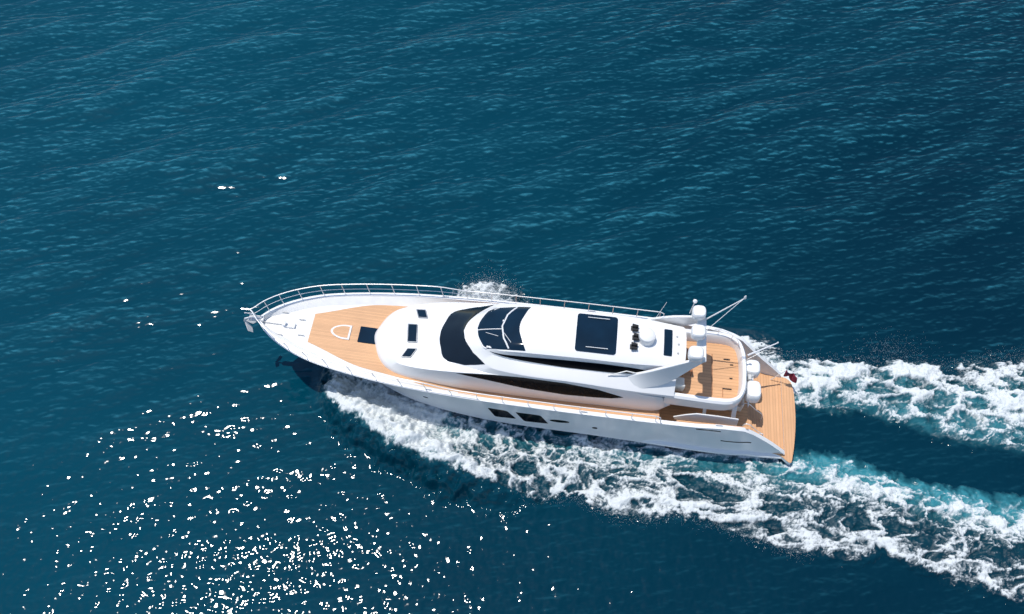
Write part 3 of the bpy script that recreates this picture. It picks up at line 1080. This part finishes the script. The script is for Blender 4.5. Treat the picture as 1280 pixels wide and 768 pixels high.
# --- upper house (pilothouse with hardtop)
Rm = [(4.28, 0, 3.86), (4.12, .72, 3.87), (3.72, 1.42, 3.89), (1.9, 1.86, 4.06), (0, 1.945, 4.23), (-2.5, 1.955, 4.14), (-5, 1.95, 3.86), (-7.0, 1.88, 3.64)]
R0a = [(2.98, 0, 4.52), (2.82, .52, 4.52), (2.42, 1.06, 4.50), (1.60, 1.70, 4.46), (0, 1.91, 4.36), (-2.5, 1.94, 4.25), (-5, 1.94, 4.0), (-7.0, 1.86, 3.78)]
R0 = [(2.90, 0, 4.60), (2.74, .50, 4.60), (2.34, 1.02, 4.58), (1.52, 1.62, 4.52), (0, 1.83, 4.43), (-2.5, 1.86, 4.32), (-5, 1.85, 4.07), (-7.0, 1.78, 3.85)]
R1 = [(2.36, 0, 4.86), (2.26, .46, 4.86), (1.95, 1.02, 4.85), (1.2, 1.28, 4.76), (0, 1.36, 4.60), (-2.5, 1.38, 4.48), (-5, 1.36, 4.42), (-7.0, 1.30, 4.36)]
R2 = [(2.24, 0, 4.95), (2.14, .43, 4.95), (1.85, .97, 4.97), (1.15, 1.22, 4.98), (0, 1.27, 5.04), (-2.5, 1.25, 5.08), (-5, 1.23, 5.02), (-6.9, 1.20, 4.92)]
R3 = [(2.12, 0, 5.00), (2.02, .41, 5.01), (1.75, .92, 5.05), (1.10, 1.17, 5.12), (0, 1.24, 5.27), (-2.5, 1.25, 5.33), (-5, 1.23, 5.27), (-7.2, 1.05, 5.14)]
R4 = [(1.5, 0, 5.20), (1.42, .33, 5.21), (1.2, .68, 5.24), (.7, .88, 5.34), (-.3, .96, 5.46), (-2.5, .97, 5.50), (-5, .95, 5.43), (-7.26, .80, 5.28)]
R5 = [(1.2, 0, 5.27), (1.12, .16, 5.28), (.95, .33, 5.31), (.5, .43, 5.40), (-.4, .47, 5.52), (-2.5, .48, 5.57), (-5, .47, 5.50), (-7.28, .40, 5.34)]
R6 = [(s, 0, z + .015) for s, y, z in R5]
b = MB()
hr = [horseshoe(r) for r in (Rm, R0a, R0, R1, R2, R3, R4, R5, R6)]
b.grid(hr)
for k in range(8):
    b.add([hr[k][0], hr[k][-1], hr[k + 1][-1], hr[k + 1][0]], [(0, 1, 2, 3)])
pilot = b.build('pilothouse', GEL, yacht, angle=30)
PB = bvh_of(pilot)


def mir(h):
    return h + [(s, -y) for s, y in h[::-1] if abs(y) > 1e-6]


def cat2(pts, n=5):
    return [(p.x, p.y) for p in catmull([(x, y, 0) for x, y in pts], n)]


# lower windscreen, following the raked front
ws_lo = cat2([(4.20, 0), (4.05, .68), (3.72, 1.30)])
ws_up = cat2([(2.34, 1.10), (2.78, .52), (2.94, 0)])
side_e = [(3.66, 1.36), (2.7, 1.58), (1.72, 1.62)]
panel('windscreen', mir(ws_lo + side_e + ws_up), PB, 'Z', GLASS, pilot, step=.11)
# upper windscreen in the roof front
uw_f = cat2([(2.30, 0), (2.20, .44), (1.92, .93), (1.72, 1.06)])
uw = uw_f + [(1.2, 1.12), (.5, 1.16), (-.08, 1.17)] + cat2([(-.08, 1.17), (.12, .72), (.28, .3), (.32, 0)])[1:]
upper_ws = panel('upper_windscreen', mir(uw), PB, 'Z', GLASSR, pilot, step=.11)
UB = bvh_of(upper_ws)


def surf_tube(name, pts, r, mat, parent, bvh, lift):
    q = []
    for i in range(len(pts) - 1):
        for k in range(6):
            t = k / 6
            q.append((pts[i][0] * (1 - t) + pts[i + 1][0] * t, pts[i][1] * (1 - t) + pts[i + 1][1] * t))
    q.append(pts[-1])
    b = MB()
    b.tube([on(bvh, s, y) + Vector((0, 0, lift)) for s, y in q], r, 6)
    return b.build(name, mat, parent)


rim = [p for p in mir(uw_f) ]
n = len(uw_f)
rimline = [(s, -y) for s, y in uw_f[::-1]] + uw_f[1:]
surf_tube('windscreen_rim', rimline, .035, GEL, upper_ws, PB, .02)
surf_tube('mullion', [(.50, -1.17), (.95, -.62), (1.12, 0), (.98, .62), (.66, 1.17)], .04, GEL, upper_ws, UB, .02)
surf_tube('mullion', [(2.28, .12), (1.12, .14)], .022, GEL, upper_ws, UB, .015)
surf_tube('wiper', [(1.85, .30), (1.25, .52)], .013, CHROME, upper_ws, UB, .03)
surf_tube('wiper', [(1.0, .35), (.62, .85)], .013, CHROME, upper_ws, UB, .03)
b = MB(); p = on(UB, 1.1, -.28); b.lathe((p.x, p.y, p.z), [(.05, 0), (.05, .06), (.03, .1)], 10)
b.build('wiper_motor', GEL, upper_ws)

# side windows (s,z outlines)
lowwin = [(3.05, 3.90), (2.2, 4.02), (1.4, 4.12), (-.07, 4.18), (-1.98, 4.08), (-3.5, 3.82), (-4.74, 3.36), (-4.24, 3.19), (-3.55, 3.12), (-2.05, 3.08), (-.09, 3.28), (1.49, 3.61)]
panel('salon_window', lowwin, HO, 'Y', BLACK, house, step=.12, mirror=True)
upwin = [(1.55, 4.92), (.2, 4.98), (-1.8, 5.03), (-3.6, 5.02), (-4.8, 4.95), (-5.95, 4.82), (-5.1, 4.55), (-3.9, 4.50), (-1.8, 4.55), (.1, 4.72), (.9, 4.84)]
panel('side_window', upwin, PB, 'Y', BLACK, pilot, step=.10, mirror=True)

# glass roof hatch with its two grab rails, aft roof window
sr = round_poly([(-2.27, -.98), (-2.27, .98), (-4.12, .98), (-4.12, -.98)], .14)
sunroof = panel('sunroof', sr, PB, 'Z', GLASSR, pilot, off=.03, thick=.05, step=.16)
for sgn in (1, -1):
    b = MB()
    z = on(PB, -3.2, .8).z + .09
    b.tube([(-2.75, sgn * .78, z), (-3.75, sgn * .78, z)], .018, 6)
    for q in (-2.85, -3.6):
        b.tube([(q, sgn * .78, z), (q, sgn * .78, z - .08)], .014, 6)
    b.build('handrail', CHROME, sunroof)
panel('roof_window', round_poly([(-6.26, -.69), (-6.26, .69), (-6.64, .69), (-6.64, -.69)], .05), PB, 'Z', GLASSR, pilot, off=.02, step=.16)

# trunk skylights
for (c, sx_, sy_, sk) in (((5.18, -1.12), .40, .40, .08), ((5.45, 0), .40, .92, .06), ((5.42, 1.06), .40, .42, -.10)):
    f = [(c[0] + sx_ / 2 + sk, c[1] - sy_ / 2), (c[0] + sx_ / 2 - sk, c[1] + sy_ / 2), (c[0] - sx_ / 2 - sk, c[1] + sy_ / 2), (c[0] - sx_ / 2 + sk, c[1] - sy_ / 2)]
    fr = panel('skylight', round_poly([(c[0] + (x - c[0]) * 1.22, c[1] + (y - c[1]) * (1.0 + .09 / sy_ * 1.0)) for x, y in f], .05), HO, 'Z', FRAME, house, off=.05, thick=.07, step=.15)
    panel('pane', round_poly(f, .03), HO, 'Z', GLASSR, fr, off=.062, thick=.05, step=.15)

# foredeck: D-shaped hatch, dark flush skylight, windlass, cleats
zf = lambda x, y: DECK(x) + .012
hd = cat2([(8.55, .40), (9.0, .38), (9.38, .22), (9.52, 0), (9.38, -.22), (9.0, -.38), (8.55, -.40)], 4)
b = MB(); b.prism(hd, zf, lambda x, y: DECK(x) + .06)
hatch = b.build('deck_hatch', GEL, yacht, bevel=.012)
b = MB(); b.prism([(9.0 + (x - 9.0) * .80, y * .80) for x, y in hd], zf, lambda x, y: DECK(x) + .064)
b.build('hatch_lid', TEAK, hatch, smooth=False)
b = MB(); b.prism(round_poly([(8.14, -.44), (8.14, .44), (7.1, .44), (7.1, -.44)], .05), zf, lambda x, y: DECK(x) + .05)
b.build('deck_skylight', GLASSR, yacht, bevel=.01)
b = MB()
b.lathe((11.75, .06, DECK(11.75)), [(.14, 0), (.14, .05), (.09, .09), (.08, .2), (.12, .24), (.12, .28), (.05, .3)], 16)
b.box((11.45, .06, DECK(11.4) + .06), (.42, .26, .12))
wl_ = b.build('windlass', CHROME, yacht, bevel=.01)
b = MB()
pts = []
for k in range(40):
    s = 11.85 + k * .035
    pts.append((s, .06 + .012 * (-1) ** k, DECK(min(s, 12.9)) + .06 + .15 * max(0, (s - 12.6))))
b.tube(pts, .022, 6)
b.build('anchor_chain', GREY, wl_)
for (s, y) in ((11.0, -.35), (10.85, .5), (11.9, .62), (11.9, -.62), (-9.2, 2.68), (-3, 2.74), (4.3, 2.58)):
    for sg in ((1, -1) if abs(y) > 2 else (1,)):
        b = MB()
        z = (SHEER(s) + .03) if abs(y) > 2 else DECK(s)
        yy = y * sg if sg > 0 or s > -5 else -(WF(s) - .1)
        b.tube([(s - .16, yy, z + .08), (s - .06, yy, z + .075), (s + .06, yy, z + .075), (s + .16, yy, z + .08)], .02, 8)
        b.tube([(s - .05, yy, z), (s - .05, yy, z + .075)], .022, 8)
        b.tube([(s + .05, yy, z), (s + .05, yy, z + .075)], .022, 8)
        b.build('mooring_cleat', CHROME if abs(y) > 2 else GREY, yacht)

# anchor on its roller over the stem
b = MB()
b.box((13.15, 0, 3.62), (.75, .20, .07), ry=.06)
b.box((13.12, .11, 3.68), (.7, .03, .14)); b.box((13.12, -.11, 3.68), (.7, .03, .14))
roll = b.build('bow_roller', CHROME, yacht, bevel=.008)
b = MB()
b.tube([(12.9, 0, 3.74), (13.35, 0, 3.74), (13.72, 0, 3.55), (13.80, 0, 3.30)], [.035, .04, .04, .05], 8)
for sg in (1, -1):
    b.add([(13.80, 0, 3.36), (13.78, sg * .10, 3.18), (13.62, sg * .36, 2.98), (13.45, sg * .30, 2.78), (13.52, sg * .08, 2.95), (13.74, 0, 3.28)],
          [(0, 1, 2), (0, 2, 3), (0, 3, 4), (0, 4, 5)])
    b.add([(13.77, 0, 3.36), (13.75, sg * .10, 3.18), (13.59, sg * .36, 2.98), (13.42, sg * .30, 2.78), (13.49, sg * .08, 2.95), (13.71, 0, 3.28)],
          [(0, 2, 1), (0, 3, 2), (0, 4, 3), (0, 5, 4)])
b.build('anchor', CHROME, yacht)

# hull windows and ports (port side seen, starboard the same)
hw1 = [(1.52, 2.19), (.60, 2.13), (.16, 1.26), (1.18, 1.14)]
hw2 = [(.18, 2.10), (-1.00, 2.10), (-1.40, 1.17), (-.24, 1.07)]
for q in (hw1, hw2):
    panel('hull_window', round_poly(q, [.06, .16, .06, .16]), HB, 'Y', BLACK, hull, step=.12, off=.008, mirror=True)
oval = [(-1.93 + .47 * math.cos(a), 1.66 - .02 * math.cos(a) + .15 * math.sin(a)) for a in np.linspace(0, 2 * math.pi, 24, endpoint=False)]
panel('hull_window', oval, HB, 'Y', BLACK, hull, step=.12, off=.008, mirror=True)
for (s, z, r) in ((4.56, 1.99, .12), (-3.63, 1.38, .12)):
    c = [(s + r * 1.1 * math.cos(a), z + r * .8 * math.sin(a)) for a in np.linspace(0, 2 * math.pi, 16, endpoint=False)]
    c2_ = [(s + r * 1.45 * math.cos(a), z + r * 1.15 * math.sin(a)) for a in np.linspace(0, 2 * math.pi, 16, endpoint=False)]
    for f, m in zip(panel('porthole', c2_, HB, 'Y', CHROME, hull, step=.1, off=.008, mirror=True), (1, -1)):
        pass
    panel('porthole_glass', c, HB, 'Y', BLACK, hull, step=.1, off=.014, mirror=True)
for q in ([(-8.2, 2.66), (-9.35, 2.62), (-9.36, 2.54), (-8.22, 2.57)], [(-9.55, 1.60), (-11.0, 1.52), (-11.0, 1.44), (-9.56, 1.52)]):
    panel('hull_vent', q, HB, 'Y', BLACK, hull, step=.1, off=.008)

# guard rails
def rail(side):
    top, mid, base = [], [], []
    st = [13.55, 13.1, 12.6, 12.0, 11.2, 10.2, 9.2, 8.0, 6.8, 5.6, 4.4, 3.2, 2.0, .8, -.4, -1.6, -2.8, -4.0, -5.2, -6.3]
    Wf = WN if side > 0 else WF
    for u in st:
        hgt = .78 if u > 4 else .62
        q = min(u, 13.0)
        w = max(Wf(q) - .08, .0)
        if u > 13.3:
            w = .02
        wt = w + (.06 if u < 12.9 else 0)
        z = SHEER(q) + .03
        top.append((u + (.12 if u > 3 else 0), side * wt, z + hgt))
        mid.append((u + (.06 if u > 3 else 0), side * (w + wt) / 2, z + hgt * .52))
        base.append((min(u, 13.02), side * w, z))
    r_ = MB()
    tp = catmull(top, 5)
    end = top[-1]
    r_.tube(tp + [(end[0] - .18, end[1], end[2] - .12), (end[0] - .25, end[1], base[-1][2])], .026, 7)
    rl = r_.build('guard_rail', CHROME, yacht)
    m_ = MB(); m_.tube(catmull(mid[:13], 5), .014, 6); m_.build('middle_rail', CHROME, rl)
    for i in range(1, len(st)):
        s_ = MB()
        s_.tube([base[i], top[i]], .018, 6)
        s_.build('stanchion', CHROME, rl)


rail(1)
rail(-1)

# --- flybridge aft deck
fo = [(-6.6, 1.86), (-7.6, 1.90), (-8.8, 1.93), (-9.55, 1.88), (-10.05, 1.60), (-10.32, 1.05), (-10.38, .4), (-10.40, 0)]
fi = [(-6.6, 1.52), (-7.6, 1.54), (-8.8, 1.56), (-9.55, 1.52), (-9.93, 1.30), (-10.07, .80), (-10.10, .35), (-10.11, 0)]


def frow(h, z, sc=1.0, dz=0.0):
    pts = catmull([(s, y, z + dz * (s + 6.6)) for s, y in h], 5)
    return pts + [Vector((p.x, -p.y, p.z)) for p in pts[-2::-1]]


def between(t):
    return [(a[0] * (1 - t) + b_[0] * t, a[1] * (1 - t) + b_[1] * t) for a, b_ in zip(fi, fo)]


b = MB()
b.grid([frow(fi, 3.12), frow(between(.12), 3.62, dz=.02), frow(between(.3), 3.74, dz=.02), frow(between(.75), 3.76, dz=.02), frow(between(1.0), 3.66, dz=.02),
        frow(between(.98), 3.10), frow(between(.85), 2.86), frow(between(.0), 2.82)])
coam = b.build('flybridge_coaming', GEL, yacht, angle=40)
b = MB()
r1, r2 = frow(fi, 3.12), frow(fi, 2.82)
h = len(r1) // 2
b.grid([[r1[i], r1[-1 - i]] for i in range(h + 1)])
b.build('flybridge_deck', TEAK2, yacht)
b = MB(); b.grid([[r2[i], r2[-1 - i]] for i in range(h + 1)])
b.build('flybridge_underside', GEL2, yacht)
# fly rail on the far side and dark deck fittings by the aft coaming
b = MB()
tp = catmull([(-7.9, -1.72, 3.98), (-8.6, -1.76, 4.10), (-9.4, -1.68, 4.08), (-9.85, -1.38, 4.02), (-10.02, -1.1, 3.85)], 6)
b.tube(tp, .022, 7)
fr = b.build('flybridge_rail', CHROME, yacht)
for k in (3, 9, 15, 21):
    b = MB(); b.tube([tp[k], (tp[k].x, tp[k].y, 3.70)], .016, 6); b.build('stanchion', CHROME, fr)
for (s, y, L) in ((-9.55, -.72, .30), (-9.78, -.45, .14), (-9.74, .28, .14), (-9.55, .86, .42)):
    b = MB(); b.box((s, y, 3.145), (L, .05, .05)); b.build('deck_fitting', RUBBER, yacht, bevel=.008)
b = MB(); b.box((-8.86, .15, 3.128), (.03, 2.2, .012)); b.box((-9.35, 1.05, 3.128), (.025, .5, .012), rz=0.0)
b.build('deck_seam', WOOD, yacht)
# pillars under the overhang
for (s, y, w) in ((-8.6, 1.70, .16), (-10.0, 1.42, .22)):
    for sg in (1, -1):
        b = MB()
        yb = y + .40 if sg > 0 else min(y + .4, WF(s) - .1)
        b.add([(s - w / 2, sg * y, 2.84), (s + w / 2, sg * y, 2.84), (s + w / 2, sg * (y - .08), 2.84), (s - w / 2, sg * (y - .08), 2.84),
               (s - w / 2 - .06, sg * yb, 1.9), (s + w / 2 - .06, sg * yb, 1.9), (s + w / 2 - .06, sg * (yb - .08), 1.9), (s - w / 2 - .06, sg * (yb - .08), 1.9)],
              [(0, 1, 2, 3), (4, 7, 6, 5), (0, 4, 5, 1), (1, 5, 6, 2), (2, 6, 7, 3), (3, 7, 4, 0)])
        b.build('pillar', GEL, yacht, bevel=.02)
# side screen (fashion plate) standing inside the bulwark by the cockpit
b = MB()
sc_ = [(-7.2, 2.45), (-7.7, 2.78), (-8.2, 3.02), (-9.2, 2.99), (-10.15, 2.90), (-10.2, 2.20), (-7.3, 2.20)]
b.add([(s, 2.14, z - .12) for s, z in sc_] + [(s, 2.20, z - .12) for s, z in sc_],
      [tuple(range(7)), tuple(range(7, 14))[::-1]] + [(i, (i + 1) % 7, 7 + (i + 1) % 7, 7 + i) for i in range(7)])
b.build('side_screen', GEL, yacht, bevel=.02)
b = MB()
b.add([(s, y, 2.72 - .02 * k) for k in (0, 1) for s, y in ((-7.3, 2.52), (-10.6, 2.50), (-10.6, 2.60), (-7.3, 2.64))], [(0, 1, 2, 3), (4, 7, 6, 5), (0, 4, 5, 1), (1, 5, 6, 2), (2, 6, 7, 3), (3, 7, 4, 0)])
b.build('capping_board', TEAK2, yacht)

# cockpit furniture seen under the overhang
b = MB()
b.box((-7.9, .9, 1.74), (1.3, .75, .05)); b.box((-7.9, .9, 1.55), (.14, .14, .34))
tb = b.build('cockpit_table', WOOD, yacht, bevel=.015)
b = MB()
b.box((-10.25, -.2, 1.62), (.62, 2.6, .44)); b.box((-10.5, -.2, 1.95), (.16, 2.6, .36))
b.build('cockpit_sofa', CUSH, yacht, bevel=.05)
# transom with steps down to the platform
b = MB()
b.box((-10.92, -.55, .99), (.12, 2.5, .78))
b.build('transom', GEL, yacht, bevel=.03)
for k in range(3):
    b = MB(); b.box((-10.98 - .27 * k, 1.62, 1.16 - .24 * k), (.28, .95, .05)); b.box((-10.98 - .27 * k, 1.62, 1.0 - .24 * k - (.0)), (.24, .90, .26))
    b.build('step', TEAKX, yacht, bevel=.01)
for y in (1.08, 2.15):
    b = MB()
    b.tube(catmull([(-10.5, y, 1.4), (-10.5, y, 2.2), (-10.75, y, 2.28), (-11.2, y, 1.75), (-11.6, y, 1.3), (-11.65, y, .62)], 5), .022, 7)
    b.build('stair_rail', CHROME, yacht)
b = MB()
b.tube(catmull([(-11.25, 2.20, .62), (-11.3, 2.25, 1.5), (-11.45, 2.3, 1.75), (-11.55, 2.3, 1.5), (-11.6, 2.3, .62)], 5), .025, 7)
b.build('boarding_handle', CHROME, yacht)

# --- radar arch, domes, mast
for sg in (1, -1):
    b = MB()
    # outline (s, z, y): a blade that sweeps up and aft from the side of the roof
    up_ = catmull([(-4.8, 1.42, 4.42), (-5.6, 1.44, 5.0), (-6.4, 1.37, 5.5), (-7.2, 1.24, 5.9), (-7.95, 1.12, 6.18)], 6)
    lo_ = catmull([(-5.2, 1.86, 3.98), (-6.35, 1.62, 4.25), (-7.0, 1.42, 4.75), (-7.5, 1.25, 5.3), (-8.05, 1.12, 5.98)], 6)
    rows = []
    for p, q in zip(up_, lo_):
        rows.append([(p.x, sg * p.y, p.z), (p.x + .0, sg * (p.y - .12), p.z + .01), (q.x, sg * (q.y - .14), q.z), (q.x, sg * q.y, q.z)])
    b.grid(rows, close=True)
    b.f.append(tuple(len(b.v) - 4 + k for k in range(4)))
    b.build('arch_leg', GEL, yacht, bevel=.03)
b = MB()
b.box((-7.85, 0, 5.98), (.42, 2.3, .12))
arch = b.build('arch_beam', GEL, yacht, bevel=.04)
for (s, y, z, r) in ((-7.62, -1.0, 6.28, .31), (-7.6, .02, 6.28, .32), (-7.5, 1.13, 6.28, .33)):
    b = MB()
    b.lathe((s, y, z), [(.16, -.18), (.16, .0), (r * .8, .04), (r * .97, .12), (r, .20), (r, .36), (r * .96, .44), (r * .84, .50), (r * .6, .53), (.05, .54)], 36, sq=3.2)
    b.build('satellite_dome', GEL, arch)
b = MB(); b.lathe((-5.45, 0, on(PB, -5.45, 0).z - .02), [(.36, 0), (.38, .06), (.36, .12), (.37, .2), (.39, .30), (.36, .42), (.26, .50), (.06, .53)], 32)
b.build('radome', GEL, yacht)
b = MB()
b.tube([(-7.9, -.95, 6.0), (-9.35, -1.12, 7.9)], [.035, .022], 7)
b.tube([(-8.0, -.4, 6.0), (-9.30, -1.10, 7.86)], .016, 6)
b.lathe((-9.36, -1.13, 7.88), [(.05, 0), (.06, .05), (.05, .14), (.02, .2)], 10)
b.build('antenna_mast', GEL, yacht)
b = MB()
b.tube([(-7.3, -1.3, 6.0), (-7.38, -1.34, 6.9)], .022, 6)
b.lathe((-7.38, -1.34, 6.88), [(.03, 0), (.09, .02), (.10, .1), (.05, .16)], 12)
b.build('gps_antenna', GEL, yacht)
b = MB()
b.tube([(-5.75, -1.15, 5.1), (-6.2, -1.5, 6.4)], .010, 5)
b.build('whip_antenna', GEL, yacht)
# small cross braces at the roof's edge
for sg in (1, -1):
    b = MB()
    b.tube([(-3.9, sg * 1.50, 4.42), (-4.7, sg * 1.36, 4.78), (-5.5, sg * 1.36, 4.60)], .03, 6)
    b.build('window_brace', GEL, yacht)
# searchlights and horns on the roof
for (y, s, n_) in ((-.46, -4.90, 3), (.02, -4.98, 3), (.50, -4.90, 2)):
    z = on(PB, s, y).z
    b = MB()
    b.box((s, y, z + .03), (.34, .24, .06))
    b.tube([(s + .12, y - .07, z + .16), (s - .16, y - .07, z + .16)], [.10, .05], 12)
    b.tube([(s + .12, y + .13, z + .15), (s - .16, y + .13, z + .15)], [.09, .045], 12)
    b.tube([(s, y, z), (s, y, z + .13)], .04, 8)
    b.build('searchlight', RUBBER, yacht, bevel=.008)
for (s, y) in ((-6.85, -.35), (-6.92, .05), (-6.9, .5)):
    b = MB(); z = on(PB, s, y).z; b.lathe((s, y, z - .01), [(.05, 0), (.05, .06), (.02, .1)], 10); b.build('roof_light', GREY, yacht)

# aft: life raft canisters on the flybridge's stern bracket, boom
b = MB()
b.box((-10.55, .1, 2.86), (.6, 1.5, .07)); b.box((-10.42, .1, 3.05), (.06, 1.4, .3))
br = b.build('stern_bracket', CHROME, yacht, bevel=.01)
def canister(c, L, W, H):
    b = MB()
    prof = [(.80, 0), (.96, .06), (1.0, .2), (1.0, .55), (.95, .78), (.82, .92), (.55, .99), (.04, 1.0)]
    b.lathe(c, [(r, z * H) for r, z in prof], 36, sq=3.4, sxy=(L / 2, W / 2))
    return b.build('life_raft_canister', GEL, yacht)
c1 = canister((-10.80, .72, 2.60), .72, .98, .66)
c2 = canister((-10.80, -.52, 2.56), .74, .80, .62)
b = MB(); b.box((-10.62, .10, 3.05), (.16, .26, .28)); b.tube([(-10.72, .1, 3.1), (-10.72, .1, 3.36)], .05, 8)
b.build('davit_winch', GREY, yacht, bevel=.02)
b = MB(); b.tube([(-10.5, -.95, 3.35), (-11.75, -1.42, 3.95)], [.05, .028], 8); b.tube([(-10.5, -.8, 3.2), (-11.5, -1.3, 3.7)], .012, 6)
b.lathe((-11.77, -1.43, 3.93), [(.04, 0), (.05, .05), (.03, .1)], 8)
b.build('stern_boom', CHROME, yacht)

# fly deck furniture: loose chairs and a white sofa
def put_local(o, s, y, z, rz):
    X, Y = to_world(s, y)
    o.location = (X, Y, z)
    o.rotation_euler = (0, 0, math.pi - PSI + rz)


def chair():
    e = bpy.data.objects.new('deck_chair', None)
    link(e)
    b = MB(); b.box((0, 0, .44), (.46, .46, .05)); b.build('seat', WOOD, e, bevel=.01)
    b = MB(); b.box((-.23, 0, .70), (.04, .46, .42), ry=-.2); b.build('backrest', WOOD, e, bevel=.01)
    for x in (-.2, .2):
        for y in (-.2, .2):
            b = MB(); b.tube([(x, y, 0), (x, y, .42)], .02, 6); b.build('leg', WOOD, e)
    return e


ch0 = chair()
chairs = [(-7.55, -.62, 'brown wooden deck chair behind the hardtop, below the far dome', 2.9), (-7.62, .18, 'brown wooden deck chair behind the hardtop, below the middle dome', 3.3)]
for i, (s, y, lab, rz) in enumerate(chairs):
    if i == 0:
        c = ch0
    else:
        c = ch0.copy()
        scene.collection.objects.link(c)
        for k in ch0.children:
            d = k.copy()
            scene.collection.objects.link(d)
            d.parent = c
    put_local(c, s, y, 3.125, rz)
    c['label'] = lab
    c['category'] = 'chair'
    c['group'] = 'deck chairs on the aft flybridge'
so = bpy.data.objects.new('sofa', None)
link(so)
b = MB(); b.box((0, 0, .21), (.62, .56, .42)); b.build('seat', CUSH, so, bevel=.05)
b = MB(); b.box((0, .26, .52), (.62, .12, .3)); b.build('backrest', CUSH, so, bevel=.04)
put_local(so, -7.2, .98, 3.125, 0)
so['label'] = 'small white sofa beside the near arch leg on the aft flybridge'
so['category'] = 'sofa'

# ensign on its staff at the stern
fl = bpy.data.objects.new('ensign', None)
link(fl)
b = MB(); b.tube([(0, 0, 0), (-.55, 0, 1.25)], .02, 6); b.build('flagstaff', GEL, fl)
rows, rows2 = [], []
for i in range(13):
    u = i / 12
    rows.append([(-.50 - .55 * u + .05 * math.sin(9 * u + v * 2), .10 * math.sin(7 * u + 1.5 * v) + .25 * u, 1.18 - .5 * v - .18 * u + .04 * math.sin(8 * u)) for v in np.linspace(0, 1, 7)])
b = MB(); b.grid(rows)
cl = b.build('flag_cloth', FLAGM, fl)
cl.modifiers.new('thickness', 'SOLIDIFY').thickness = .01
b = MB(); b.grid([[(p[0], p[1] + .012, p[2] + .008) for p in r[:4]] for r in rows[:6]])
cn = b.build('canton', FLAGN, cl)
cn.modifiers.new('thickness', 'SOLIDIFY').thickness = .006
put_local(fl, -12.25, -1.25, .64, 0)
fl['label'] = 'small maroon ensign flying from a white staff at the stern platform'
fl['category'] = 'flag'
